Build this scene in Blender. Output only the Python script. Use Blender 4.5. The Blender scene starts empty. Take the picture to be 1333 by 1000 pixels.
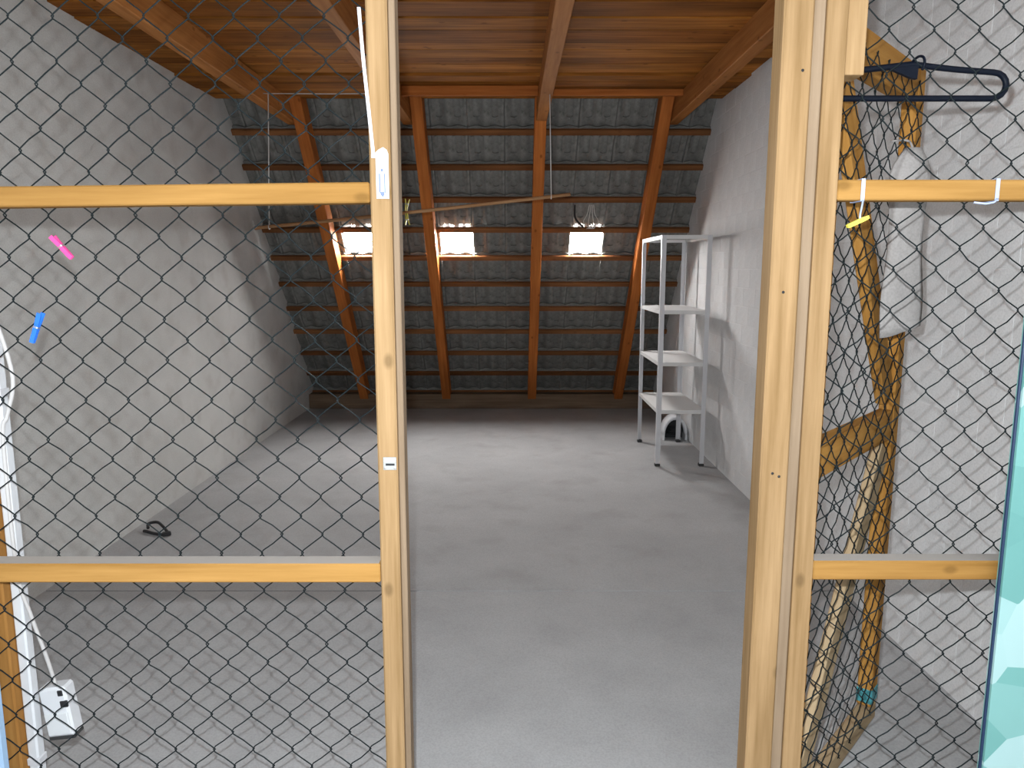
import bpy, bmesh, math, random
from mathutils import Matrix, Vector, noise
random.seed(7)
SC = bpy.context.scene
COL = SC.collection
PI = math.pi

# ------------------------------------------------------------------ camera
FPX = 974.0                       # focal length in pixels of the 1333 px wide frame
PITCH = math.atan(150 / FPX)
EYE = Vector((0, 0, 1.5))
cd = bpy.data.cameras.new('camera')
cam = bpy.data.objects.new('camera', cd); COL.objects.link(cam)
cd.sensor_fit = 'HORIZONTAL'; cd.sensor_width = 36; cd.lens = FPX / 1333 * 36
cd.clip_start = 0.02; cd.clip_end = 200
cam.location = EYE
cam.rotation_euler = (PI / 2 - PITCH, 0, 0)
SC.camera = cam

# ------------------------------------------------------------------ sky, lights, exposure
w = bpy.data.worlds.new('overcast'); SC.world = w; w.use_nodes = True
bg = w.node_tree.nodes['Background']
bg.inputs[0].default_value = (1.0, 0.97, 0.94, 1); bg.inputs[1].default_value = 118.0

def area(name, loc, rot, sx, sy, power, color):
    l = bpy.data.lights.new(name, 'AREA'); l.shape = 'RECTANGLE'; l.size = sx; l.size_y = sy
    l.energy = power; l.color = color
    o = bpy.data.objects.new(name, l); COL.objects.link(o); o.location = loc; o.rotation_euler = rot
    return o
def flash():
    l = bpy.data.lights.new('camera_flash_offscreen', 'POINT'); l.energy = 215; l.shadow_soft_size = 0.012
    l.color = (0.90, 0.96, 1.0)
    o = bpy.data.objects.new('camera_flash_offscreen', l); COL.objects.link(o); o.location = (-0.03, 0.03, 1.578)
flash()
# light portals: they emit nothing, they guide the sampling of the sky through the three glass tiles
def portal(name, loc, rot, sx, sy):
    o = area(name, loc, rot, sx, sy, 1, (1, 1, 1)); o.data.cycles.is_portal = True
ROOF_ANGLE = math.radians(49.7)
for _x in (-1.369, -.496, .668):
    _s, _n = 2.217, -.085
    portal('glass_tile_portal', (_x, 8.30 - _s * math.cos(ROOF_ANGLE) - _n * math.sin(ROOF_ANGLE), _s * math.sin(ROOF_ANGLE) - _n * math.cos(ROOF_ANGLE)),
           (-(PI / 2 - (PI / 2 - ROOF_ANGLE)), 0, 0), .30, .33)
vs = SC.view_settings
vs.view_transform = 'Standard'; vs.look = 'None'; vs.gamma = 1.0; vs.use_curve_mapping = False
vs.exposure = 0.14
SC.cycles.use_denoising = True
SC.cycles.max_bounces = 10; SC.cycles.diffuse_bounces = 5
SC.cycles.caustics_reflective = False; SC.cycles.caustics_refractive = False

# ------------------------------------------------------------------ helpers
WORLD = {}
def reg(o, M, parent=None):
    if o.name not in COL.objects: COL.objects.link(o)
    WORLD[o.name] = M
    if parent is not None:
        o.parent = parent
        o.matrix_basis = WORLD[parent.name].inverted() @ M
    else:
        o.matrix_basis = M
    return o
def tag(o, label=None, cat=None, group=None, kind=None):
    if label: o['label'] = label
    if cat: o['category'] = cat
    if group: o['group'] = group
    if kind: o['kind'] = kind
    return o
def thing(name, label, cat, loc=(0, 0, 0), rz=0.0, group=None):
    o = bpy.data.objects.new(name, None); o.empty_display_size = 0.1
    reg(o, Matrix.Translation(loc) @ Matrix.Rotation(rz, 4, 'Z'))
    return tag(o, label, cat, group)
def obj(name, me, m, M=Matrix.Identity(4), parent=None):
    if m is not None and not me.materials: me.materials.append(m)
    o = bpy.data.objects.new(name, me)
    return reg(o, M, parent)
def tomesh(bm, name, smooth=False, m=None):
    bmesh.ops.recalc_face_normals(bm, faces=bm.faces)
    me = bpy.data.meshes.new(name); bm.to_mesh(me); bm.free()
    if smooth:
        for p in me.polygons: p.use_smooth = True
    if m is not None: me.materials.append(m)
    return me
BOXES = {}
def boxmesh(l, wd, h, m, bev=0.003):
    k = (round(l, 4), round(wd, 4), round(h, 4), m.name, bev)
    if k in BOXES: return BOXES[k]
    bm = bmesh.new(); bmesh.ops.create_cube(bm, size=1)
    for v in bm.verts: v.co = Vector((v.co.x * l, v.co.y * wd, v.co.z * h))
    if bev > 0:
        bmesh.ops.bevel(bm, geom=bm.edges[:], offset=bev, segments=1, affect='EDGES', profile=0.5)
    BOXES[k] = tomesh(bm, 'box', False, m)
    return BOXES[k]
def beam(name, p0, p1, wd, h, m, parent=None, up=(0, 0, 1), bev=0.003):
    """a bar from p0 to p1; wd across, h along `up`; grain runs along local X"""
    p0 = Vector(p0); p1 = Vector(p1); x = (p1 - p0); L = x.length; x.normalize()
    u = Vector(up); y = u.cross(x)
    if y.length < 1e-4: y = Vector((0, 1, 0)).cross(x)
    y.normalize(); z = x.cross(y)
    M = Matrix((x, y, z)).transposed().to_4x4(); M.translation = (p0 + p1) / 2
    return obj(name, boxmesh(L, wd, h, m, bev), m, M, parent)
def box(name, lo, hi, m, parent=None, bev=0.003):
    """axis aligned box, local X along its longest side"""
    lo = Vector(lo); hi = Vector(hi); s = hi - lo; c = (lo + hi) / 2
    ax = max(range(3), key=lambda i: s[i])
    if ax == 0: return beam(name, (lo.x, c.y, c.z), (hi.x, c.y, c.z), s.y, s.z, m, parent, (0, 0, 1), bev)
    if ax == 1: return beam(name, (c.x, lo.y, c.z), (c.x, hi.y, c.z), s.x, s.z, m, parent, (0, 0, 1), bev)
    return beam(name, (c.x, c.y, lo.z), (c.x, c.y, hi.z), s.x, s.y, m, parent, (0, 1, 0), bev)
def tubebm(pts, r, n=6, bm=None, caps=True, closed=False):
    bm = bm or bmesh.new(); pts = [Vector(p) for p in pts]; N = len(pts); rings = []
    ref = None
    for i, p in enumerate(pts):
        if closed: t = pts[(i + 1) % N] - pts[i - 1]
        else: t = pts[min(i + 1, N - 1)] - pts[max(i - 1, 0)]
        t.normalize()
        if ref is None:
            ref = Vector((0, 0, 1)) if abs(t.z) < .9 else Vector((0, 1, 0))
        a = t.cross(ref).normalized(); b = t.cross(a); ref = -b if False else a.cross(t)
        rr = r[i] if isinstance(r, (list, tuple)) else r
        rings.append([bm.verts.new(p + (a * math.cos(2 * PI * k / n) + b * math.sin(2 * PI * k / n)) * rr) for k in range(n)])
    rng = range(N) if closed else range(N - 1)
    for i in rng:
        A, B = rings[i], rings[(i + 1) % N]
        for k in range(n):
            bm.faces.new((A[k], A[(k + 1) % n], B[(k + 1) % n], B[k]))
    if caps and not closed:
        bm.faces.new(rings[0]); bm.faces.new(rings[-1][::-1])
    return bm
def tube(name, pts, r, m, parent=None, n=6, closed=False, M=Matrix.Identity(4)):
    return obj(name, tomesh(tubebm(pts, r, n, closed=closed), name, True, m), m, M, parent)
def spline(pts, k=6):
    pts = [Vector(p) for p in pts]; out = []
    P = [2 * pts[0] - pts[1]] + pts + [2 * pts[-1] - pts[-2]]
    for i in range(1, len(P) - 2):
        for j in range(k):
            t = j / k; a, b, c, d = P[i - 1], P[i], P[i + 1], P[i + 2]
            out.append(0.5 * ((2 * b) + (c - a) * t + (2 * a - 5 * b + 4 * c - d) * t * t + (3 * b - a - 3 * c + d) * t ** 3))
    return out + [pts[-1]]
def prism(name, poly, t, m, M, parent=None, bev=0.0):
    """polygon in local XY extruded by t along local Z"""
    bm = bmesh.new()
    a = [bm.verts.new((p[0], p[1], 0)) for p in poly]; b = [bm.verts.new((p[0], p[1], t)) for p in poly]
    n = len(poly); bm.faces.new(a[::-1]); bm.faces.new(b)
    for i in range(n): bm.faces.new((a[i], a[(i + 1) % n], b[(i + 1) % n], b[i]))
    if bev: bmesh.ops.bevel(bm, geom=bm.edges[:], offset=bev, segments=1, affect='EDGES', profile=.5)
    return obj(name, tomesh(bm, name, False, m), m, M, parent)

# ------------------------------------------------------------------ materials
class NT:
    def __init__(s, name):
        s.m = bpy.data.materials.new(name); s.m.use_nodes = True
        s.t = s.m.node_tree; s.b = s.t.nodes['Principled BSDF']
    def n(s, k, **kw):
        o = s.t.nodes.new(k)
        for a, v in kw.items():
            if a in o.inputs.keys(): o.inputs[a].default_value = v
            else: setattr(o, a, v)
        return o
    def l(s, a, b): s.t.links.new(a, b)
    def ramp(s, fac, stops):
        r = s.n('ShaderNodeValToRGB'); s.l(fac, r.inputs[0])
        e = r.color_ramp.elements
        while len(e) < len(stops): e.new(0.5)
        for q, (p, c) in zip(e, stops): q.position = p; q.color = (*c, 1) if len(c) == 3 else c
        return r.outputs[0]
    def mix(s, f, a, b, mode='MIX'):
        o = s.n('ShaderNodeMix', data_type='RGBA', blend_type=mode)
        for sock, v in ((o.inputs[0], f), (o.inputs[6], a), (o.inputs[7], b)):
            if hasattr(v, 'links'): s.l(v, sock)
            else: sock.default_value = v if not isinstance(v, tuple) or len(v) == 4 else (*v, 1)
        return o.outputs[2]
    def bump(s, h, st, d):
        o = s.n('ShaderNodeBump'); o.inputs['Strength'].default_value = st; o.inputs['Distance'].default_value = d
        s.l(h, o.inputs['Height']); s.l(o.outputs[0], s.b.inputs['Normal'])
def plain(name, c, rough=0.6, metal=0.0, spec=0.5):
    q = NT(name); q.b.inputs['Base Color'].default_value = (*c, 1)
    q.b.inputs['Roughness'].default_value = rough; q.b.inputs['Metallic'].default_value = metal
    q.b.inputs['Specular IOR Level'].default_value = spec
    return q.m
def wood(name, dark, light, knots=0.6, dust=None, rough=0.65, vary=0.35):
    q = NT(name)
    tc = q.n('ShaderNodeTexCoord'); oi = q.n('ShaderNodeObjectInfo')
    off = q.n('ShaderNodeVectorMath', operation='SCALE'); q.l(oi.outputs['Random'], off.inputs['Scale']); off.inputs[0].default_value = (31, 17, 23)
    ad = q.n('ShaderNodeVectorMath', operation='ADD'); q.l(tc.outputs['Object'], ad.inputs[0]); q.l(off.outputs[0], ad.inputs[1])
    mp = q.n('ShaderNodeMapping'); mp.inputs['Scale'].default_value = (1.3, 26, 26); q.l(ad.outputs[0], mp.inputs[0])
    n1 = q.n('ShaderNodeTexNoise', Scale=1.6, Detail=5.0, Roughness=.6); q.l(mp.outputs[0], n1.inputs[0])
    m2 = q.n('ShaderNodeMapping'); m2.inputs['Scale'].default_value = (1.0, 4, 4); q.l(ad.outputs[0], m2.inputs[0])
    n2 = q.n('ShaderNodeTexNoise', Scale=1.5, Detail=2.0); q.l(m2.outputs[0], n2.inputs[0])
    c = q.ramp(n1.outputs[0], [(.3, dark), (.7, light)])
    tone = q.ramp(n2.outputs[0], [(.3, (1 - vary,) * 3), (.7, (1, 1, 1))])
    c = q.mix(1.0, c, tone, 'MULTIPLY')
    rv = q.ramp(oi.outputs['Random'], [(0, (1 - vary, 1 - vary * 1.1, 1 - vary * 1.2)), (1, (1, 1, 1))])
    c = q.mix(1.0, c, rv, 'MULTIPLY')
    sp = q.n('ShaderNodeSeparateXYZ'); q.l(ad.outputs[0], sp.inputs[0])
    yz = q.n('ShaderNodeMath', operation='ADD'); q.l(sp.outputs[1], yz.inputs[0]); q.l(sp.outputs[2], yz.inputs[1])
    cb_ = q.n('ShaderNodeCombineXYZ'); q.l(sp.outputs[0], cb_.inputs[0]); q.l(yz.outputs[0], cb_.inputs[1])
    m3 = q.n('ShaderNodeMapping'); m3.inputs['Scale'].default_value = (5.5, 9, 1); q.l(cb_.outputs[0], m3.inputs[0])
    vo = q.n('ShaderNodeTexVoronoi', Scale=1.0, voronoi_dimensions='2D'); q.l(m3.outputs[0], vo.inputs['Vector'])
    k = q.ramp(vo.outputs['Distance'], [(0.05, (knots,) * 3), (0.12, (0, 0, 0))])
    sc_ = q.n('ShaderNodeSeparateColor'); q.l(vo.outputs['Color'], sc_.inputs[0])
    g_ = q.n('ShaderNodeMath', operation='GREATER_THAN'); g_.inputs[1].default_value = .72; q.l(sc_.outputs[0], g_.inputs[0])
    k2 = q.n('ShaderNodeMath', operation='MULTIPLY'); q.l(k, k2.inputs[0]); q.l(g_.outputs[0], k2.inputs[1])
    c = q.mix(k2.outputs[0], c, tuple(x * .4 for x in dark))
    if dust:
        ge = q.n('ShaderNodeNewGeometry'); sx = q.n('ShaderNodeSeparateXYZ'); q.l(ge.outputs['Normal'], sx.inputs[0])
        d = q.ramp(sx.outputs[2], [(.85, (0, 0, 0)), (.97, (.85,) * 3)])
        c = q.mix(d, c, dust)
    q.l(c, q.b.inputs['Base Color']); q.b.inputs['Roughness'].default_value = rough
    q.b.inputs['Specular IOR Level'].default_value = .04
    q.bump(n1.outputs[0], .25, .002)
    return q.m
def rough_surface(name, c0, c1, scale, bump, bscale, stain=None, rough=.9, bd=.01):
    q = NT(name); tc = q.n('ShaderNodeTexCoord')
    n1 = q.n('ShaderNodeTexNoise', Scale=scale, Detail=6.0, Roughness=.6); q.l(tc.outputs['Object'], n1.inputs[0])
    c = q.ramp(n1.outputs[0], [(.3, c0), (.7, c1)])
    if stain:
        n3 = q.n('ShaderNodeTexNoise', Scale=scale * 2.3, Detail=4.0); q.l(tc.outputs['Object'], n3.inputs[0])
        f = q.ramp(n3.outputs[0], [(.52, (0, 0, 0)), (.75, (.55,) * 3)])
        c = q.mix(f, c, stain)
    n4 = q.n('ShaderNodeTexNoise', Scale=150.0, Detail=3.0); q.l(tc.outputs['Object'], n4.inputs[0])
    c = q.mix(1.0, c, q.ramp(n4.outputs[0], [(.3, (.86,) * 3), (.6, (1, 1, 1))]), 'MULTIPLY')
    n2 = q.n('ShaderNodeTexNoise', Scale=bscale, Detail=8.0, Roughness=.65); q.l(tc.outputs['Object'], n2.inputs[0])
    q.l(c, q.b.inputs['Base Color']); q.b.inputs['Roughness'].default_value = rough
    q.b.inputs['Specular IOR Level'].default_value = .25
    q.bump(n2.outputs[0], bump, bd)
    return q.m
M_PINE = wood('pale_pine', (.26, .158, .070), (.43, .280, .145), .55, vary=.14)
M_RAIL = wood('yellow_pine', (.29, .145, .036), (.45, .245, .075), .5, dust=(.36, .35, .34), vary=.15)
M_GREYLATH = wood('weathered_pine', (.25, .175, .112), (.36, .265, .18), .3, vary=.2)
M_DOOR = wood('amber_pine', (.36, .165, .035), (.50, .26, .07), .6, vary=.2)
M_BRACE = wood('raw_pine', (.40, .28, .16), (.52, .39, .24), .4, vary=.15)
M_ENDPOST = wood('brown_pine', (.30, .135, .035), (.44, .22, .065), .4, vary=.2)
M_RAFTER = wood('red_brown_timber', (.40, .115, .028), (.60, .20, .05), .7, vary=.3)
M_JOIST = wood('brown_joist', (.36, .135, .036), (.54, .225, .068), .6, vary=.25)
M_BATTEN = wood('dark_batten', (.24, .10, .042), (.38, .17, .07), .4, vary=.45)
M_PLANK = wood('ceiling_plank_wood', (.34, .112, .018), (.66, .265, .055), .8, vary=.55)
M_PLATE = wood('dusty_plate', (.18, .125, .085), (.30, .215, .15), .2, vary=.3)
M_WALL_L = rough_surface('rough_grey_plaster', (.585, .58, .56), (.68, .672, .65), 2.2, .32, 26, stain=(.47, .44, .41), bd=.012)
M_WALL_R = rough_surface('white_painted_brick', (.66, .655, .655), (.745, .74, .74), 3.0, .14, 40, stain=(.61, .585, .575), bd=.006)
M_FLOOR_A = rough_surface('grey_screed', (.37, .368, .372), (.45, .448, .452), 2.5, .25, 90, stain=(.40, .395, .395), bd=.004)
M_FLOOR_B = rough_surface('dusty_screed', (.37, .368, .372), (.45, .448, .452), 1.6, .3, 60, stain=(.31, .30, .295), bd=.005)
M_HALL = rough_surface('hall_plaster', (.48, .49, .5), (.54, .55, .56), 2, .2, 40)
M_BACKING = plain('added_backing', (.13, .125, .12), .95)  # added backing: stops sky light behind the tiles, also backs the ceiling boards
M_TILE = rough_surface('grey_concrete_tile', (.15, .147, .137), (.265, .258, .243), 9, .5, 120, stain=(.07, .085, .06), bd=.004)
M_WIRE = plain('dark_green_coated_wire', (.008, .013, .0145), .55, 0, .15)
M_WHITE = plain('white_painted_steel', (.56, .56, .58), .45)
M_SHELF = plain('white_shelf_steel', (.62, .61, .60), .5)
M_FOOT = plain('dark_plastic_foot', (.03, .03, .03), .6)
M_BLACK = plain('black_rubber', (.012, .012, .014), .6)
M_WPLAS = plain('white_plastic', (.62, .63, .65), .4)
M_GREYCORD = plain('pale_grey_cord', (.50, .48, .47), .6)
M_STRING = plain('white_string', (.62, .60, .58), .8)
M_PINK = plain('pink_plastic', (.75, .07, .28), .4)
M_BLUE = plain('blue_plastic', (.02, .16, .70), .4)
M_YELLOW = plain('yellow_plastic', (.72, .66, .08), .4)
M_NAVY = plain('navy_plastic', (.002, .004, .010), .5, 0, .15)
M_STEEL = plain('zinc_plate', (.62, .62, .6), .35, .8)
M_BLUETAPE = plain('pale_blue_tape', (.42, .50, .72), .5)
M_INK = plain('faded_blue_print', (.12, .16, .30), .6)
M_HOOD = plain('white_hood_plastic', (.75, .75, .77), .45)
M_PAPER = plain('sticker_paper', (.60, .61, .62), .6)
M_TEAL = plain('teal_tape', (.06, .28, .32), .5)
M_CLOTH = rough_surface('grey_cloth', (.30, .28, .27), (.38, .355, .34), 8, .3, 300, bd=.002)
M_PALEBLUE = plain('pale_blue_plastic', (.30, .44, .62), .5)
M_ROD = wood('wooden_rod', (.36, .19, .09), (.50, .29, .15), .2, vary=.1)
def glass():
    q = NT('glass_roof_tile'); t = q.t; t.nodes.remove(q.b)
    tr = q.n('ShaderNodeBsdfTransparent'); tr.inputs[0].default_value = (.96, .97, .98, 1)
    gl = q.n('ShaderNodeBsdfGlossy'); gl.inputs['Roughness'].default_value = .1
    mx = q.n('ShaderNodeMixShader'); mx.inputs[0].default_value = .06
    q.l(tr.outputs[0], mx.inputs[1]); q.l(gl.outputs[0], mx.inputs[2])
    q.l(mx.outputs[0], t.nodes['Material Output'].inputs[0]); return q.m
M_GLASS = glass()
def aqua():
    q = NT('aqua_patterned_cover'); tc = q.n('ShaderNodeTexCoord')
    mp = q.n('ShaderNodeMapping'); mp.inputs['Scale'].default_value = (9, 9, 5.2); mp.inputs['Rotation'].default_value = (0, .5, 0)
    q.l(tc.outputs['Object'], mp.inputs[0])
    vo = q.n('ShaderNodeTexVoronoi', Scale=1.0); q.l(mp.outputs[0], vo.inputs['Vector'])
    bw = q.n('ShaderNodeSeparateColor'); q.l(vo.outputs['Color'], bw.inputs[0])
    c = q.ramp(bw.outputs[0], [(.0, (.11, .29, .27)), (.35, (.15, .36, .335)), (.55, (.29, .48, .47)), (1, (.42, .57, .57))])
    q.l(c, q.b.inputs['Base Color']); q.b.inputs['Roughness'].default_value = .5
    return q.m
M_AQUA = aqua()

# ------------------------------------------------------------------ room shell
XL, XR = -2.20, 1.56
YB = -2.3                       # rear wall of the hallway, behind the camera
CEIL = 2.75
ALPHA = math.radians(49.7)
TAN = math.tan(ALPHA)
EAVE = 8.30                     # tile plane meets the floor level here
def slope(x, s, n):             # point on the roof slope: s up the slope, n towards the room
    return Vector((x, EAVE - s * math.cos(ALPHA) - n * math.sin(ALPHA), s * math.sin(ALPHA) - n * math.cos(ALPHA)))

fl = box('floor', (XL - .2, YB - .2, -.20), (XR + .2, EAVE + .3, -.03), M_FLOOR_B, bev=0)
tag(fl, 'grey screed floor of the attic store', kind='structure')
JOINT = 3.335
box('slab', (XL - .05, YB, -.035), (XR + .05, JOINT - .005, 0), M_FLOOR_A, fl, bev=0)
box('slab', (XL - .05, JOINT + .005, -.035), (XR + .05, EAVE + .1, 0), M_FLOOR_B, fl, bev=0)

def sidewall(name, x0, x1, m, label):
    ytop = EAVE + .12
    poly = [(YB, -.03), (ytop, -.03), (ytop - (CEIL + .26) / TAN + .05, CEIL + .26), (YB, CEIL + .26)]
    M = Matrix(((0, 0, 1, x0), (1, 0, 0, 0), (0, 1, 0, 0), (0, 0, 0, 1)))
    return tag(prism(name, poly, x1 - x0, m, M), label, kind='structure')
sidewall('wall_left', XL - .2, XL, M_WALL_L, 'rough grey plastered side wall with brownish stains')
wr = sidewall('wall_right', XR + .0004, XR + .2, M_WALL_R, 'white painted brick side wall behind the shelf unit')

# painted bricks of the right wall: nearest 300 in view are single bricks, the rest joined
BL, BH, BJ = .243, .118, .007
def brick_bm():
    bm = bmesh.new(); bmesh.ops.create_cube(bm, size=1)
    for v in bm.verts: v.co = Vector((v.co.x * .03, v.co.y * BL, v.co.z * BH))
    bmesh.ops.bevel(bm, geom=[e for e in bm.edges if all(v.co.x < 0 for v in e.verts)], offset=.001, segments=1, affect='EDGES', profile=.5)
    return bm
bricks = []
row = 0; z = BH / 2 + .003
while z < CEIL + .05:
    y = 1.2 + (row % 2) * (BL + BJ) / 2
    while y < EAVE - z / TAN + .15:
        bricks.append((y, z, random.uniform(-.0004, .0004)))
        y += BL + BJ
    z += BH + BJ; row += 1
def in_view(b):
    y, z, _ = b
    d = Vector((XR, y, z)) - EYE
    zc = d.y * math.cos(PITCH) - d.z * math.sin(PITCH); yc = -(d.y * math.sin(PITCH) + d.z * math.cos(PITCH))
    px, py = 667 + FPX * d.x / zc, 500 + FPX * yc / zc
    return 0 < px < 1345 and -10 < py < 1010
seen = sorted([b for b in bricks if in_view(b)], key=lambda b: b[0])
single = set(seen[:300])
bme = tomesh(brick_bm(), 'brick', False, M_WALL_R)
bmr = bmesh.new()
for b in bricks:
    M = Matrix.Translation((XR + .0145 + b[2], b[0], b[1]))
    if b in single: obj('brick', bme, M_WALL_R, M, wr)
    else:
        t = brick_bm(); bmesh.ops.transform(t, matrix=M, verts=t.verts); me = bpy.data.meshes.new('t'); t.to_mesh(me); t.free()
        bmr.from_mesh(me); bpy.data.meshes.remove(me)
tag(obj('brick_courses', tomesh(bmr, 'brick_courses', False, M_WALL_R), M_WALL_R, Matrix.Identity(4), wr), kind='stuff')

# closed hallway wall behind the camera
tag(box('wall_back', (XL - .1, YB - .2, -.03), (XR + .1, YB, CEIL + .26), M_HALL, bev=0), 'plain hallway wall', kind='structure')

# ceiling: backing deck + single boards
ce = box('ceiling', (XL - .1, YB, CEIL + .03), (XR + .1, 5.82, CEIL + .06), M_BACKING, bev=0)
tag(ce, 'brown board ceiling on heavy joists', kind='structure')
box('sky_block_lid', (XL - .25, YB - .2, 3.0), (XR + .35, 5.93, 3.03), M_BACKING, ce, bev=0)  # unseen lid added to keep sky light from leaking in above the ceiling
y = YB + .01; pl_cache = {}
while y < 5.78:
    wd = random.choice((.14, .17, .19, .22, .24)); wd = min(wd, 5.82 - y)
    if wd < .05: break
    dz = random.choice((0, 0, .004, -.006, .009))
    box('ceiling_plank', (XL - .04, y + .004, CEIL - .0 + dz), (XR + .04, y + wd - .004, CEIL + .028 + dz * .5), M_PLANK if y > 1.5 else M_HALL, ce, bev=.002)  # unseen hall boards made pale to keep their bounced light neutral
    y += wd

# roof slope: backing sheet added to block sky light, open at the three glass tiles, battens, rafters, tiles
PITCH_T = .291; COL0 = -.496
cols = [k for k in range(-6, 8) if XL - .15 < COL0 + k * PITCH_T < XR + .15]
GL_COLS = (-3, 0, 4)
BAT = [3.37 - k * .316 for k in range(12)]
rows = list(range(-2, 11))                       # tile row r hangs from batten r
def row_s(r): return 3.37 - r * .316             # s of its batten
GL_ROW = 3
bm = bmesh.new()
gx = [XL - .25] + [COL0 + (k - .5) * PITCH_T for k in cols] + [COL0 + (cols[-1] + .5) * PITCH_T] + [XR + .35]
gx = sorted(set(round(v, 4) for v in gx))
HOLE = (row_s(GL_ROW + 1) - .05, row_s(GL_ROW) - .045)     # a little lower on the outer face, as the eye looks level through it
gs = sorted([-.4] + [row_s(r) for r in range(11, -3, -1)] + list(HOLE))
for i in range(len(gx) - 1):
    for j in range(len(gs) - 1):
        cx = (gx[i] + gx[i + 1]) / 2; cs = (gs[j] + gs[j + 1]) / 2
        if any(abs(cx - (COL0 + g * PITCH_T)) < .05 for g in GL_COLS) and HOLE[0] < cs < HOLE[1]: continue
        for n0 in (-.075,):
            q = [slope(gx[i], gs[j], n0), slope(gx[i + 1], gs[j], n0), slope(gx[i + 1], gs[j + 1], n0), slope(gx[i], gs[j + 1], n0)]
            bm.faces.new([bm.verts.new(p) for p in q])
bmesh.ops.remove_doubles(bm, verts=bm.verts, dist=.0005)
bmesh.ops.solidify(bm, geom=bm.faces[:], thickness=.012)
roof = tag(obj('roof', tomesh(bm, 'roof', False, M_BACKING), M_BACKING), 'steep roof slope of grey concrete tiles on battens and rafters', kind='structure')

def tile_mesh(m, mr):
    """underside of a double-trough concrete tile: wavy slab with two raised ring ribs. local x across, y up the slope, z into the room"""
    bm = bmesh.new(); W = PITCH_T - .004; L = .37; nx = 20
    def prof(x): return .011 * math.cos(2 * PI * (x / W) * 2)
    ys = [-L + .03, -L + .06, -.12, .03]
    top = []; bot = []
    for yy in ys:
        a = []; b = []
        for i in range(nx + 1):
            x = -W / 2 + W * i / nx
            sc = 1.25 if yy < -L + .04 else 1
            z0 = prof(x) * sc
            yo = yy - (.012 * math.cos(2 * PI * (x / W) * 2) if yy == ys[0] else 0)
            a.append(bm.verts.new((x, yo, z0))); b.append(bm.verts.new((x, yo, z0 - .014)))
        top.append(a); bot.append(b)
    R = len(ys)
    for j in range(R - 1):
        for i in range(nx):
            bm.faces.new((top[j][i], top[j][i + 1], top[j + 1][i + 1], top[j + 1][i]))
            bm.faces.new((bot[j][i], bot[j + 1][i], bot[j + 1][i + 1], bot[j][i + 1]))
        bm.faces.new((top[j][0], top[j + 1][0], bot[j + 1][0], bot[j][0]))
        bm.faces.new((top[j][nx], bot[j][nx], bot[j + 1][nx], top[j + 1][nx]))
    for i in range(nx):
        bm.faces.new((top[0][i], bot[0][i], bot[0][i + 1], top[0][i + 1]))
        bm.faces.new((top[-1][i], top[-1][i + 1], bot[-1][i + 1], bot[-1][i]))
    for f in bm.faces: f.smooth = True
    if mr is not None:
        for sx in (-1, 1):                       # U-shaped ribs
            cx = sx * W / 4
            def U(hw, top_y, bot_y):
                pts = [(cx - hw, top_y)]
                for k in range(7):
                    a = PI + PI * k / 6
                    pts.append((cx + hw * math.cos(a), bot_y + hw * .8 * math.sin(a)))
                pts.append((cx + hw, top_y)); return pts
            o = U(.047, -.05, -.21); i_ = U(.026, -.05, -.20)
            def mk(p, zz): return bm.verts.new((p[0], p[1], prof(p[0]) + zz))
            oo = [mk(p, .010) for p in o]; ii = [mk(p, .010) for p in i_]
            ob = [mk(p, -.004) for p in o]; ib = [mk(p, -.004) for p in i_]
            for k in range(len(o) - 1):
                for q in ((oo[k], oo[k + 1], ii[k + 1], ii[k]), (ob[k], ob[k + 1], oo[k + 1], oo[k]), (ii[k], ii[k + 1], ib[k + 1], ib[k])):
                    bm.faces.new(q).material_index = 1
            for k in (0, len(o) - 1):
                bm.faces.new((oo[k], ii[k], ib[k], ob[k])).material_index = 1
    bmesh.ops.recalc_face_normals(bm, faces=bm.faces)
    me = bpy.data.meshes.new('roof_tile'); bm.to_mesh(me); bm.free()
    me.materials.append(m)
    if mr is not None: me.materials.append(mr)
    return me
TM = tile_mesh(M_TILE, M_TILE); TG = tile_mesh(M_GLASS, None)
ex = Vector((1, 0, 0)); eu = Vector((0, -math.cos(ALPHA), math.sin(ALPHA))); en = Vector((0, -math.sin(ALPHA), -math.cos(ALPHA)))
def slope_matrix(p, tilt=0.0, rz=0.0):
    R = Matrix((ex, eu, en)).transposed().to_4x4()
    M = R @ Matrix.Rotation(tilt, 4, 'X') @ Matrix.Rotation(rz, 4, 'Z'); M.translation = p; return M
for r in rows:
    for k in cols:
        x = COL0 + k * PITCH_T; s = row_s(r)
        g = r == GL_ROW and k in GL_COLS
        p = slope(x, s, -.018 + random.uniform(-.002, .002))
        o = obj('glass_tile' if g else 'roof_tile', TG if g else TM, None, slope_matrix(p, math.radians(5.0), random.uniform(-.006, .006)), roof)
        if g: o['label'] = 'clear glass tile letting in daylight'
for s in BAT:
    q = slope(0, s - .0, .0125)
    beam('batten', slope(XL - .02, s, .0125), slope(XR + .02, s, .0125), .025, .048, M_BATTEN, roof, up=tuple(eu), bev=.002)
RAF = (-1.60, -.71, .215, 1.15)
for x in RAF:
    beam('rafter', slope(x, .05, .025 + .075), slope(x, 3.95, .025 + .075), .09, .15, M_RAFTER, roof, up=tuple(en), bev=.004)
box('header_beam', (XL + .002, 1.63, CEIL - .15), (XR - .004, 1.71, CEIL - .012), M_JOIST, roof, bev=.004)
JO = (-1.69, -.80, .222, 1.24)
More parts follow.
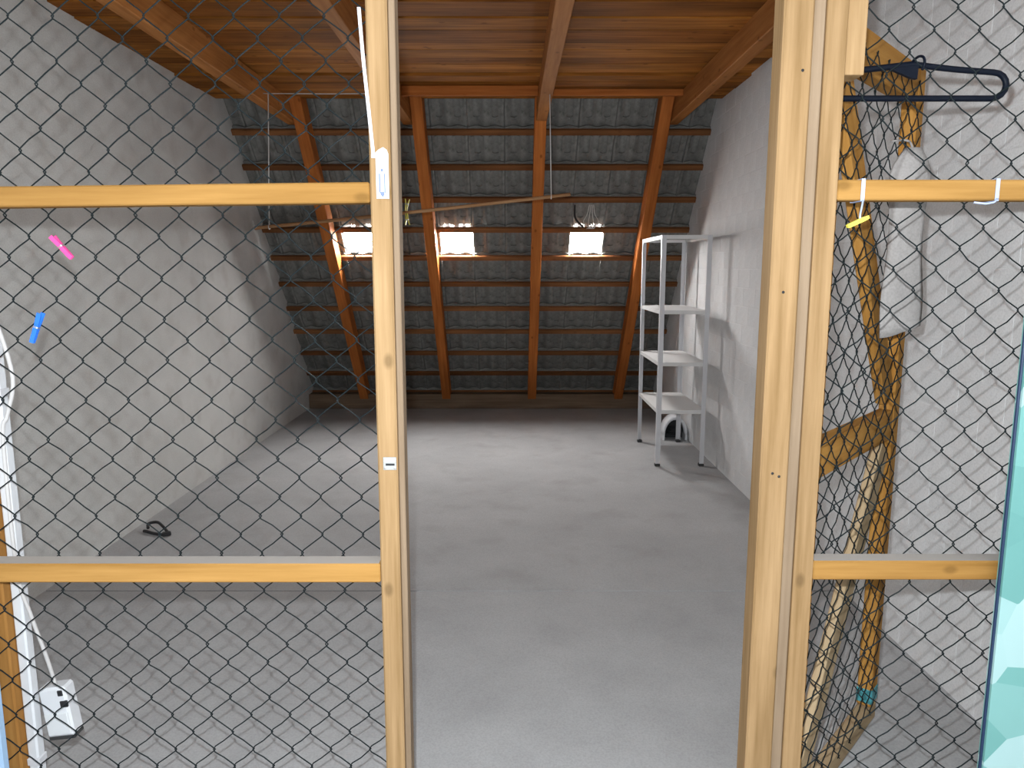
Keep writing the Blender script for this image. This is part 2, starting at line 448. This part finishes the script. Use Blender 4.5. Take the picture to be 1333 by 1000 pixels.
for x in JO:
    # collar joist with a slanted end cut
    yend = EAVE - (2.6 / TAN) - .17
    poly = [(1.70, 0), (5.88, 0), (5.755, .15), (1.70, .15)] if abs(x - .222) < .01 else [(1.70, 0), (6.02, 0), (6.04, .02), (5.94, .15), (1.70, .15)]
    M = Matrix(((0, 0, 1, x - .04), (1, 0, 0, 0), (0, 1, 0, CEIL - .15), (0, 0, 0, 1)))
    o = prism('joist', poly, .08, M_JOIST, M, roof, bev=.004)
box('blocking', (-.759, 5.38, CEIL - .072), (.181, 5.415, CEIL - .007), M_RAFTER, roof)
box('blocking', (.263, 5.48, CEIL - .05), (1.199, 5.515, CEIL - .007), M_RAFTER, roof)
box('wall_plate', (XL + .002, 7.98, 0), (XR - .004, 8.13, .16), M_PLATE, roof, bev=.006)

# ------------------------------------------------------------------ chain-link mesh
CW, CH = .0965, .0925
WIRES = {}
def wire_mesh(z0, z1, zphase, seed):
    """one zigzag wire standing in local XZ; bends at x = -CW/4 and +CW/4"""
    key = (round(z0, 3), round(z1, 3), round(zphase, 3), seed)
    if key in WIRES: return WIRES[key]
    rnd = random.Random(seed * 13 + 5)
    pts = []; k = math.floor((z0 - zphase) / (CH / 2))
    while True:
        zz = zphase + k * CH / 2
        if zz > z1: break
        if zz >= z0:
            sx = 1 if k % 2 == 0 else -1
            jx = rnd.uniform(-.0012, .0012); jz = rnd.uniform(-.0012, .0012)
            x = sx * (CW / 4 + .0022)
            e = .0065
            pts += [(x - sx * e * .75 + jx, sx * .0022, zz - e + jz), (x + jx, 0, zz + jz), (x - sx * e * .75 + jx, -sx * .0022, zz + e + jz)]
            # slight sag of the straight part
            pts.append((jx * 2 + rnd.uniform(-.001, .001), 0, zz + CH / 4 + jz - .0008))
        k += 1
    pts = pts[:-1]
    WIRES[key] = tomesh(tubebm(pts, .0016, 5), 'wire', True, M_WIRE)
    return WIRES[key]
def chain(parent, M0, xs0, xs1, z0, z1, xphase, zphase):
    """wires from local x xs0..xs1; (xphase, zphase) is one knot"""
    i = math.ceil((xs0 + CW / 4 - xphase) / (CW / 2))
    while True:
        xc = xphase - CW / 4 + i * CW / 2       # wire i has its right bend at xphase + i*CW/2
        if xc + CW / 4 > xs1: break
        zp = zphase + (i % 2) * CH / 2
        obj('wire', wire_mesh(z0, z1, zp, i % 2 + 2 * (i % 3)), None, M0 @ Matrix.Translation((xc, 0, 0)), parent)
        i += 1

# ------------------------------------------------------------------ left partition
YF = 1.64                                        # front plane of the partition timbers
TOP = CEIL - .152
pl = thing('wire_mesh_partition', 'pine framed chain-link partition beside the doorway with a stickered post', 'partition', (-1.2, 1.67, 0))
box('post', (-.303, YF, 0), (-.258, 1.70, TOP), M_PINE, pl, bev=.004)
box('post_strip', (-.2575, 1.65, 0), (-.2435, 1.70, TOP), M_GREYLATH, pl, bev=.002)
box('post', (-1.325, 1.712, 0), (-1.232, 1.78, TOP), M_ENDPOST, pl, bev=.004)
box('post', (XL + .004, YF + .04, 0), (XL + .07, 1.76, TOP), M_ENDPOST, pl, bev=.004)
for za, zb, dz in ((.02, .066, 0), (.782, .828, 0), (1.630, 1.673, .011), (TOP - .05, TOP - .004, 0)):
    beam('rail', (XL + .08, 1.665, (za + zb) / 2 - dz), (-.304, 1.665, (za + zb) / 2 + dz * .9), .05, zb - za, M_RAIL, pl)
chain(pl, Matrix.Translation((0, 1.697, 0)), XL + .08, -.285, .07, TOP - .03, -1.028, 1.433)

# ------------------------------------------------------------------ right partition
pr = thing('wire_mesh_partition', 'pine framed chain-link partition with double door post and a hanger behind it', 'partition', (1.0, 1.67, 0))
box('post', (.556, 1.625, 0), (.619, 1.69, TOP), M_PINE, pr, bev=.004)
for nx_, nz_ in ((.583, 1.047), (.598, 1.040), (.600, 1.905), (.585, 1.45)):
    tube('nail_head', [(nx_, 1.6245, nz_), (nx_, 1.6275, nz_)], .0032, M_BLACK, pr, 8)  # nail heads, dark in themselves
box('post_strip', (.6195, 1.645, 0), (.6495, 1.69, TOP), M_GREYLATH, pr, bev=.002)
box('post', (.650, 1.64, 0), (.694, 1.70, TOP), M_PINE, pr, bev=.0012)
box('post_block', (.6942, 1.6405, 1.90), (.734, 1.70, TOP), M_PINE, pr, bev=.0012)
box('post', (XR - .07, 1.66, 0), (XR - .006, 1.73, TOP), M_ENDPOST, pr)
for za, zb in ((.02, .066), (.788, .834), (1.645, 1.688), (TOP - .05, TOP - .004)):
    box('rail', (.6955 if zb < 2 else .735, 1.642, za), (XR - .075, 1.69, zb), M_RAIL, pr)
chain(pr, Matrix.Translation((0, 1.703, 0)), .675, XR - .08, .07, TOP - .03, .858, 1.498)

# ------------------------------------------------------------------ open mesh door
DA = math.radians(48)
DH = Vector((.705, 1.765, 0)); DL = .72; DT = 2.07
door = thing('mesh_door', 'amber wooden mesh door swung open with two diagonal braces', 'door', tuple(DH), DA)
DM = WORLD[door.name]
def dbeam(name, x0, z0, x1, z1, wd, th, m, yo=0.0):
    p0 = DM @ Vector((x0, yo, z0)); p1 = DM @ Vector((x1, yo, z1))
    # wd measured in the door plane, th across it
    return beam(name, p0, p1, wd, th, m, door, up=tuple(DM.to_3x3() @ Vector((0, 1, 0))))
dbeam('stile', .03, .03, .03, DT, .06, .045, M_DOOR)
dbeam('stile', DL - .03, .09, DL - .03, DT, .06, .045, M_DOOR)
dbeam('top_rail', .062, DT - .05, DL - .062, DT - .05, .10, .043, M_DOOR)
dbeam('middle_rail', .062, 1.03, DL - .062, 1.03, .09, .043, M_DOOR)
dbeam('bottom_rail', .0, .06, DL, .06, .055, .043, M_BRACE, yo=-.001)
dbeam('brace', .10, 1.93, DL - .085, 1.12, .085, .03, M_DOOR, yo=.001)
dbeam('brace', DL - .085, .96, .09, .13, .085, .03, M_BRACE, yo=.001)
chain(door, DM @ Matrix.Translation((0, -.026, 0)), .0, DL + .01, .05, DT - .03, .02, .31)
box_t = dbeam('tape', DL - .03, .10, DL - .03, .15, .064, .049, M_TEAL)
for hz in (.35, 1.75):
    p = DM @ Vector((-.002, -.02, hz))
    tube('hinge', [p, p + Vector((0, 0, .08))], .009, M_STEEL, door, 10)

# ------------------------------------------------------------------ things on and by the partition
def flatbox(name, c, sx, sy, sz, m, parent=None, rot=(0, 0, 0), bev=.001):
    from mathutils import Euler
    M = Matrix.Translation(c) @ Euler(rot).to_matrix().to_4x4()
    return obj(name, boxmesh(sx, sy, sz, m, bev), m, M, parent)

st = thing('sticker', 'white paper sticker with faded blue print on the post', 'sticker', (-.276, YF - .001, 1.649))
prism('paper', [(-.0135, 0), (.0135, 0), (.0135, .093), (.010, .101), (.003, .106), (-.007, .101), (-.0135, .095)], .0012, M_PAPER,
      Matrix(((1, 0, 0, -.2755), (0, 0, -1, YF - .0002), (0, 1, 0, 1.648), (0, 0, 0, 1))), st)
def ink(poly): prism('print', poly, .0006, M_INK, Matrix(((1, 0, 0, -.2755), (0, 0, -1, YF - .0012), (0, 1, 0, 1.648), (0, 0, 0, 1))), st)
ink([(-.0075, .014), (-.0045, .010), (-.0045, .052), (-.0075, .052)])
ink([(.0035, .014), (.006, .010), (.006, .052), (.0035, .052)])
ink([(-.0045, .008), (0, .003), (.0035, .008), (.0035, .014), (-.0045, .014)])
ink([(-.003, .056), (.002, .056), (.002, .062), (-.003, .062)])

# long white plastic tie hanging on the left edge of the post
zt = spline([(-.314, 1.633, 2.03), (-.308, 1.634, 1.93), (-.300, 1.635, 1.83), (-.293, 1.636, 1.74)], 8)
def strip():
    bm = bmesh.new(); a = []
    for p in zt:
        a.append([bm.verts.new(p + Vector(d)) for d in ((-.0035, -.0008, 0), (.0035, -.0008, 0), (.0035, .0008, 0), (-.0035, .0008, 0))])
    for i in range(len(a) - 1):
        for k in range(4): bm.faces.new((a[i][k], a[i][(k + 1) % 4], a[i + 1][(k + 1) % 4], a[i + 1][k]))
    bm.faces.new(a[0]); bm.faces.new(a[-1][::-1])
    M_BRIGHT = plain('glossy_white_plastic', (.72, .69, .72), .2)
    t = thing('cable_tie', 'long glossy white plastic tie along the edge of the post', 'cable tie', tuple(zt[-1]))
    obj('strap', tomesh(bm, 'strap', False, M_BRIGHT), M_BRIGHT, Matrix.Identity(4), t)
    flatbox('lock_head', zt[-1] + Vector((0, 0, -.004)), .009, .004, .009, M_BRIGHT, t)
strip()

lt = thing('strike_plate', 'small zinc strike plate screwed on the post', 'latch', (-.2695, YF, 1.064))
flatbox('plate', (-.2755, YF - .001, 1.066), .030, .002, .030, M_STEEL, lt)
flatbox('keeper_lip', (-.274, YF - .005, 1.073), .026, .008, .004, M_WPLAS, lt)
flatbox('dark_slot_tab', (-.2745, YF - .0022, 1.064), .020, .001, .005, M_BLACK, lt, bev=.0003)  # black tab stands in for the shade inside the slot
for sx in (-.286, -.264): tube('screw', [(sx, YF - .0015, 1.056), (sx, YF - .0035, 1.056)], .0025, M_STEEL, lt, 8)

def peg(name, label, c, ang, m, length=.058, rotz=0.0, group=None, scale=1.0):
    """clothes peg: two tapered legs with a finger notch, and a wire spring. ang = lean in XZ"""
    M = Matrix.Translation(c) @ Matrix.Rotation(ang, 4, 'Y') @ Matrix.Rotation(rotz, 4, 'Z') @ Matrix.Scale(scale, 4)
    t = bpy.data.objects.new(name, None); reg(t, M); t.empty_display_size = .03; tag(t, label, 'clothes peg', group)
    h = length / 2
    for s in (-1, 1):
        poly = [(-h, s * .0015), (-h, s * .0035), (-h * .55, s * .005), (-h * .45, s * .0042), (0, s * .0058), (h * .15, s * .0046), (h * .3, s * .006), (h, s * .0085), (h, s * .0060), (0, s * .0008)]
        if s < 0: poly = poly[::-1]
        # local X of the poly runs along the peg (local Z of the thing)
        A = Matrix(((0, 0, 1, -.005), (0, 1, 0, 0), (1, 0, 0, 0), (0, 0, 0, 1)))
        prism('peg_leg', poly, .010, m, M @ A, t)
    pts = [Vector((.0056 * math.copysign(1, math.sin(k)), .006 * math.cos(k), .002 * k / 6)) for k in [i * .5 for i in range(26)]]
    tube('spring', pts, .0008, M_STEEL, t, 5, M=M)
    return t
peg('clothes_peg', 'pink plastic clothes peg clipped on the wire mesh', (-1.000, 1.690, 1.547), math.radians(-40), M_PINK, .062)
peg('clothes_peg', 'blue plastic clothes peg clipped on the wire mesh', (-1.074, 1.690, 1.368), math.radians(22), M_BLUE, .072)

# yellow clip on a blue tie round the upper rail
cl = thing('bag_clip', 'yellow plastic clip dangling from a pale blue tie on the rail', 'clip', (.728, 1.615, 1.598))
CMx = Matrix.Translation((.728, 1.614, 1.598)) @ Matrix.Rotation(math.radians(-25), 4, 'Y')
for s in (-1, 1):
    prism('jaw', [(-.024, 0), (.024, 0), (.024, .003), (.012, .0045), (-.02, .0045), (-.024, .003)] if s > 0 else [(-.024, -.003), (-.02, -.0045), (.018, -.0045), (.024, -.003), (.024, -.0004), (-.024, -.0004)], .009, M_YELLOW,
          CMx @ Matrix(((1, 0, 0, 0), (0, 0, -1, 0), (0, 1, 0, 0), (0, 0, 0, 1))), cl)
def tie(label, x, za, zb, tail):
    t = thing('rail_tie', label, 'tie', (x, 1.66, za))
    bm = bmesh.new(); e = .0012; ya, yb_, zl, zh = 1.6415, 1.6905, za - .0008, zb + .0008
    for lo, hi in (((x - .004, ya - e, zl - e), (x + .004, ya, zh + e)), ((x - .004, yb_, zl - e), (x + .004, yb_ + e, zh + e)),
                   ((x - .004, ya, zl - e), (x + .004, yb_, zl)), ((x - .004, ya, zh), (x + .004, yb_, zh + e))):
        g = bmesh.ops.create_cube(bm, size=1)
        for v in g['verts']: v.co = Vector([(lo[q] + hi[q]) / 2 + v.co[q] * (hi[q] - lo[q]) for q in range(3)])
    obj('band', tomesh(bm, 'band', False, M_BLUETAPE), M_BLUETAPE, Matrix.Identity(4), t)
    tube('tail', tail, .0022, M_BLUETAPE, t, 5)
tie('pale blue plastic tie round the rail holding a yellow clip', .749, 1.645, 1.688, [(.749, 1.6375, 1.645), (.745, 1.633, 1.628), (.738, 1.622, 1.614), (.734, 1.6125, 1.604)])
tie('pale blue plastic tie round the rail with a long loose tail', 1.036, 1.645, 1.688, [(1.036, 1.6375, 1.648), (1.028, 1.636, 1.640), (1.010, 1.635, 1.637), (.985, 1.636, 1.640)])

# coat hanger
def hanger():
    y = 1.735; t = thing('coat_hanger', 'dark navy plastic coat hanger caught in the wire mesh', 'coat hanger', (.875, y, 1.86))
    ax, az = .880, 1.945; hw = .212; zb = 1.873
    rgt = spline([(ax, y, az), (ax + .09, y, az - .010), (ax + hw - .03, y, zb + .055)], 6)[:-1] + [Vector((ax + hw - .03, y, zb + .055))]
    rr = [(ax + hw - .03 + .030 * math.sin(a), y, zb + .0275 + .0275 * math.cos(a)) for a in [PI * k / 8 for k in range(1, 9)]]
    pts = rgt + rr
    lft = [Vector((2 * ax - p[0], p[1], p[2])) for p in pts]
    loop = [Vector(p) for p in pts] + lft[::-1][:-1]
    bm = tubebm(loop, .0068, 8, closed=True)
    obj('frame', tomesh(bm, 'frame', True, M_NAVY), M_NAVY, Matrix.Identity(4), t)
    prism('gusset', [(-.055, -.008), (0, -.030), (.012, -.032), (.014, .004), (0, .006), (-.055, -.004)], .010, M_NAVY, Matrix(((1, 0, 0, ax), (0, 0, -1, y + .005), (0, 1, 0, az), (0, 0, 0, 1))), t)
    hk = [(ax, y, az), (ax, y - .006, az + .006), (ax + .002, y - .024, az + .010), (ax + .004, y - .040, az + .004), (ax + .004, y - .046, az - .010), (ax + .003, y - .040, az - .022)]
    tube('hook', spline(hk, 5), .0028, M_NAVY, t, 8)
hanger()

# aqua patterned board leaning on the partition, and the pale blue board at the other end
def rounded(w_, h_, r):
    p = []
    for cx, cy, a0 in ((w_ - r, r, -PI / 2), (w_ - r, h_ - r, 0), (r, h_ - r, PI / 2), (r, r, PI)):
        for k in range(6): p.append((cx + r * math.cos(a0 + PI / 2 * k / 5), cy + r * math.sin(a0 + PI / 2 * k / 5)))
    return p
ab = thing('patterned_board', 'aqua board with pale faceted print leaning on the right partition', 'board', (1.10, 1.61, 0))
XZ = lambda x, y, z: Matrix(((1, 0, 0, x), (0, 0, -1, y), (0, 1, 0, z), (0, 0, 0, 1)))
prism('panel', rounded(.38, 1.62, .05), .022, M_AQUA, XZ(1.114, 1.632, .005), ab, bev=.004)
tube('edge_fringe', [(1.114 + p[0], 1.621, .005 + p[1]) for p in rounded(.38, 1.62, .05)], .0045, plain('deep_blue_fringe', (.010, .028, .075), .5), ab, 6, closed=True)  # dark blue tube added to imitate the lens colour fringe on the edge
bb = thing('blue_board', 'pale blue plastic board standing by the brown end post', 'board', (-1.4, 1.60, 0))
prism('panel', rounded(.30, .66, .05), .016, M_PALEBLUE, XZ(-1.497, 1.622, .0), bb, bev=.003)
prism('handle_recess', [(.10 + x * .9, .58 + y_ * .9) for x, y_ in rounded(.10, .035, .015)], .0012, M_PALEBLUE, XZ(-1.497, 1.6058, .0), bb)

# conduit, cord and socket box beside the brown end post
co = thing('cable_conduit', 'white plastic cable conduit running up the brown end post', 'conduit', (-1.21, 1.76, 0))
box('channel', (-1.231, 1.735, 0), (-1.204, 1.765, 1.42), M_WPLAS, co, bev=.004)
for zz in (.25, .75, 1.2): box('clamp', (-1.2318, 1.731, zz), (-1.2005, 1.7655, zz + .02), M_WHITE, co, bev=.002)
tube('power_cord', spline([(-1.205, 1.725, 1.43), (-1.188, 1.725, 1.38), (-1.163, 1.725, 1.25), (-1.185, 1.725, 1.16), (-1.199, 1.722, 1.10), (-1.199, 1.722, .78), (-1.186, 1.735, .66), (-1.170, 1.75, .55), (-1.160, 1.765, .450)], 6), .005, M_GREYCORD)
tag(bpy.data.objects['power_cord'], 'pale grey power cord looping down to the socket box', 'cord')
sb = thing('socket_box', 'white surface socket box at the end of a grey cord', 'socket', (-1.16, 1.76, .31))
SM = Matrix.Translation((-1.158, 1.772, .385)) @ Matrix.Rotation(math.radians(-7), 4, 'Y')
obj('housing', boxmesh(.070, .045, .135, M_WPLAS, .006), None, SM, sb)
obj('cover', boxmesh(.060, .006, .06, M_PAPER, .002), None, SM @ Matrix.Translation((0, -.0225, -.03)), sb)
obj('dark_hole_block', boxmesh(.020, .006, .018, M_BLACK, .002), None, SM @ Matrix.Translation((.026, -.0215, .022)), sb)  # black blocks stand in for the shade inside the socket holes
obj('dark_hole_block', boxmesh(.014, .006, .016, M_BLACK, .002), None, SM @ Matrix.Translation((.022, -.0215, .052)), sb)
obj('base_gasket', boxmesh(.066, .041, .008, M_FOOT, .001), None, SM @ Matrix.Translation((0, 0, -.071)), sb)

# pale cloth bundle hanging on the far door stile
def cloth():
    bm = bmesh.new(); nv, nr = 20, 22
    c0 = Vector((1.058, 2.040, 0)); rings = []
    for i in range(nr + 1):
        f = i / nr; zz = 1.815 - f * .485
        rx = .048 * min(1, (f * 6 + .25)) ** .6 * (1 + .08 * math.sin(f * 9)); ry = .017 * min(1, f * 6 + .3) ** .6
        ox = -.010 * math.sin(f * 3.2)
        ring = []
        for k in range(nv):
            a = 2 * PI * k / nv
            w_ = 1 + .14 * math.sin(3 * a + f * 4) + .07 * math.sin(7 * a - f * 3)
            p = c0 + Vector((ox + rx * math.cos(a) * w_, ry * math.sin(a) * w_, zz + (.018 * math.cos(a) if i == nr else 0)))
            ring.append(bm.verts.new(p))
        rings.append(ring)
    for i in range(nr):
        for k in range(nv): bm.faces.new((rings[i][k], rings[i][(k + 1) % nv], rings[i + 1][(k + 1) % nv], rings[i + 1][k]))
    bm.faces.new(rings[0]); bm.faces.new(rings[-1][::-1])
    t = thing('cloth_bundle', 'pale grey cloth bundle hanging on the open mesh door', 'cloth', (1.058, 2.04, 1.33))
    obj('cloth', tomesh(bm, 'cloth', True, M_CLOTH), None, Matrix.Identity(4), t)
    tube('hanging_loop', spline([(1.056, 2.040, 1.81), (1.048, 2.055, 1.835), (1.020, 2.092, 1.84)], 5), .003, M_CLOTH, t, 6)
cloth()

# ------------------------------------------------------------------ white shelf unit against the right wall
def shelf_unit():
    x0, x1, y0, y1, H = 1.10, 1.47, 5.58, 6.42, 1.745
    t = thing('shelf_unit', 'white metal shelf unit standing empty against the right wall', 'shelf', ((x0 + x1) / 2, (y0 + y1) / 2, 0))
    for sx, x in ((1, x0), (-1, x1)):
        for sy, yy in ((1, y0), (-1, y1)):
            # L-profile upright
            L = .034; th = .003
            poly = [(0, 0), (sx * L, 0), (sx * L, sy * th), (sx * th, sy * th), (sx * th, sy * L), (0, sy * L)]
            if sx * sy < 0: poly = poly[::-1]
            prism('upright', poly, H - .02, M_WHITE, Matrix.Translation((x, yy, .02)), t)
            box('foot', (min(x - sx * .003, x + sx * .036), min(yy - sy * .003, yy + sy * .036), 0), (max(x - sx * .003, x + sx * .036), max(yy - sy * .003, yy + sy * .036), .022), M_FOOT, t, bev=.003)
    for zz in (.41, .775, 1.165, H - .028):
        bm = bmesh.new()
        def cube(lo, hi):
            g = bmesh.ops.create_cube(bm, size=1)
            for v in g['verts']:
                v.co = Vector([(lo[i] + hi[i]) / 2 + v.co[i] * (hi[i] - lo[i]) for i in range(3)])
        a, b, c, d = x0 + .004, x1 - .004, y0 + .004, y1 - .004
        cube((a, c, zz + .026), (b, d, zz + .028))
        cube((a, c, zz), (a + .002, d, zz + .026)); cube((b - .002, c, zz), (b, d, zz + .026))
        cube((a + .002, c, zz), (b - .002, c + .002, zz + .026)); cube((a + .002, d - .002, zz), (b - .002, d, zz + .026))
        obj('shelf_board', tomesh(bm, 'shelf_board', False, M_SHELF), None, Matrix.Identity(4), t)
shelf_unit()

# white pipe hood with black cables on the floor under the shelf
hd = thing('pipe_hood', 'short white plastic pipe hood on the floor beneath the shelf unit', 'pipe', (1.44, 6.53, 0))
def hood():
    bm = bmesh.new(); n = 14; ro, ri = .110, .090; P = []
    for yy in (6.46, 6.60):
        P.append(([bm.verts.new((1.44 + ro * math.cos(a) * 1.0, yy, .05 + 1.5 * ro * math.sin(a))) for a in [PI * k / n for k in range(n + 1)]],
                  [bm.verts.new((1.44 + ri * math.cos(a) * 1.0, yy, .05 + 1.5 * ri * math.sin(a))) for a in [PI * k / n for k in range(n + 1)]]))
    (o0, i0), (o1, i1) = P
    for k in range(n):
        bm.faces.new((o0[k], o0[k + 1], o1[k + 1], o1[k])); bm.faces.new((i0[k], i1[k], i1[k + 1], i0[k + 1]))
        bm.faces.new((o0[k], i0[k], i0[k + 1], o0[k + 1])); bm.faces.new((o1[k], o1[k + 1], i1[k + 1], i1[k]))
    for k in (0, n): bm.faces.new((o0[k], o1[k], i1[k], i0[k]))
    obj('arch', tomesh(bm, 'arch', True, M_HOOD), None, Matrix.Identity(4), hd)
    for lo, hi in ((1.33, 1.35), (1.53, 1.55)): box('side', (lo, 6.46, 0), (hi, 6.60, .051), M_HOOD, hd)
    prism('back', [(1.44 + .091 * math.cos(a), .05 + 1.5 * .091 * math.sin(a)) for a in [PI * k / 14 for k in range(15)]] + [(1.349, 0), (1.531, 0)], .01, M_BLACK, XZ(0, 6.60, 0), hd)
hood()
cb = []
rn = random.Random(3)
for k in range(70):
    a = k * .55; cb.append((1.44 + .055 * math.cos(a) + rn.uniform(-.008, .008), 6.53 + .035 * math.sin(a * .9), .012 + .001 * k + .02 * (1 + math.sin(a * .7))))
o = tube('cable_coil', cb, .006, M_BLACK, None, 6); tag(o, 'tangled black cable coil inside the white hood', 'cable')

# black strap on the floor
sp = [(-2.10, 4.14, .022), (-2.12, 4.19, .030), (-2.075, 4.20, .036), (-2.02, 4.15, .030), (-1.965, 4.09, .016), (-1.955, 4.07, .010), (-1.98, 4.065, .010), (-2.04, 4.085, .009), (-2.10, 4.12, .009), (-2.12, 4.13, .008)]
stp = thing('strap', 'small twisted black strap lying on the floor by the left wall', 'strap', (-2.03, 4.12, 0))
tube('webbing', spline(sp, 5), .0085, M_BLACK, stp, 8)
flatbox('buckle', (-1.962, 4.072, .012), .045, .034, .020, M_BLACK, stp, (0, 0, .5), .004)

# rod on two strings, with yellow pegs
RY = 5.0
def pxy(x, y, Y):
    u = (x - 668) / FPX; v = (y - 500) / FPX
    d = Vector((u, math.cos(PITCH) - v * math.sin(PITCH), -math.sin(PITCH) - v * math.cos(PITCH)))
    return EYE + d * (Y / d.y)
r0, r1 = pxy(333, 297, RY), pxy(744, 253, RY)
rod = tube('hanging_rod', [r0 + (r1 - r0) * k / 8 + Vector((0, 0, -.006 * math.sin(PI * k / 8))) for k in range(9)], .011, M_ROD, None, 8)
tag(rod, 'slim wooden rod hung on two strings below the joists', 'rod')
def string(label, px, top, bot):
    b = pxy(px, bot, RY); a = pxy(top[0], top[1], RY); a.z = CEIL - .14
    t = thing('hanging_string', label, 'string', tuple(b))
    tube('line', [a, a * .5 + b * .5, b + Vector((0, 0, .012))], .0035, M_STRING, t, 5)
    ring = [b + Vector((0, .016 * math.cos(k * PI / 6), .016 * math.sin(k * PI / 6) - .001)) for k in range(12)]
    tube('loop', ring, .003, M_STRING, t, 5, closed=True)
string('thin white string holding the rod by the joist nearest the plastered wall', 352, (352, 150), 295)
string('thin white string holding the higher end of the rod', 719, (717, 150), 255.5)
yp = pxy(531, 276, RY - .02)
for dz, lab in ((.045, 'yellow clothes peg standing above the hung rod'), (-.045, 'yellow clothes peg hanging below the hung rod')):
    peg('clothes_peg', lab, (yp.x, RY - .012, yp.z + dz), math.radians(8 if dz > 0 else 176), M_YELLOW, .040, rotz=PI / 2, scale=1.9)
# string stretched between two joists
a = pxy(376, 127, 5.2); b = pxy(541, 127, 5.2)
s3 = tube('tight_string', [(JO[0] + .04, 5.2, CEIL - .10), (-1.2, 5.2, CEIL - .103), (JO[1] - .04, 5.2, CEIL - .10)], .003, M_STRING, None, 5)
tag(s3, 'thin pale string stretched between two joists', 'string')

# hook and wire tangle under a batten
hk = thing('wire_hook', 'black iron hook with loose pale wires on a batten', 'hook', tuple(slope(.56, 2.70, .03)))
q0 = slope(.535, 2.70, .035)
tube('hook_shank', spline([q0, q0 + Vector((0, -.01, -.09)), q0 + Vector((.02, -.02, -.135)), q0 + Vector((.06, -.02, -.175)), q0 + Vector((.065, -.02, -.19))], 5), .008, M_BLACK, hk, 8)
for k in range(4):
    q = slope(.66 + .012 * k, 2.70, .032)
    tube('loose_wire', spline([q, q + Vector((-.02 + .01 * k, -.01, -.08)), q + Vector((-.05 + .03 * k, -.015, -.15)), q + Vector((.03 - .03 * k, -.01, -.20)), q + Vector((.06 - .01 * k, -.012, -.16))], 5), .0025, M_STRING, hk, 5)
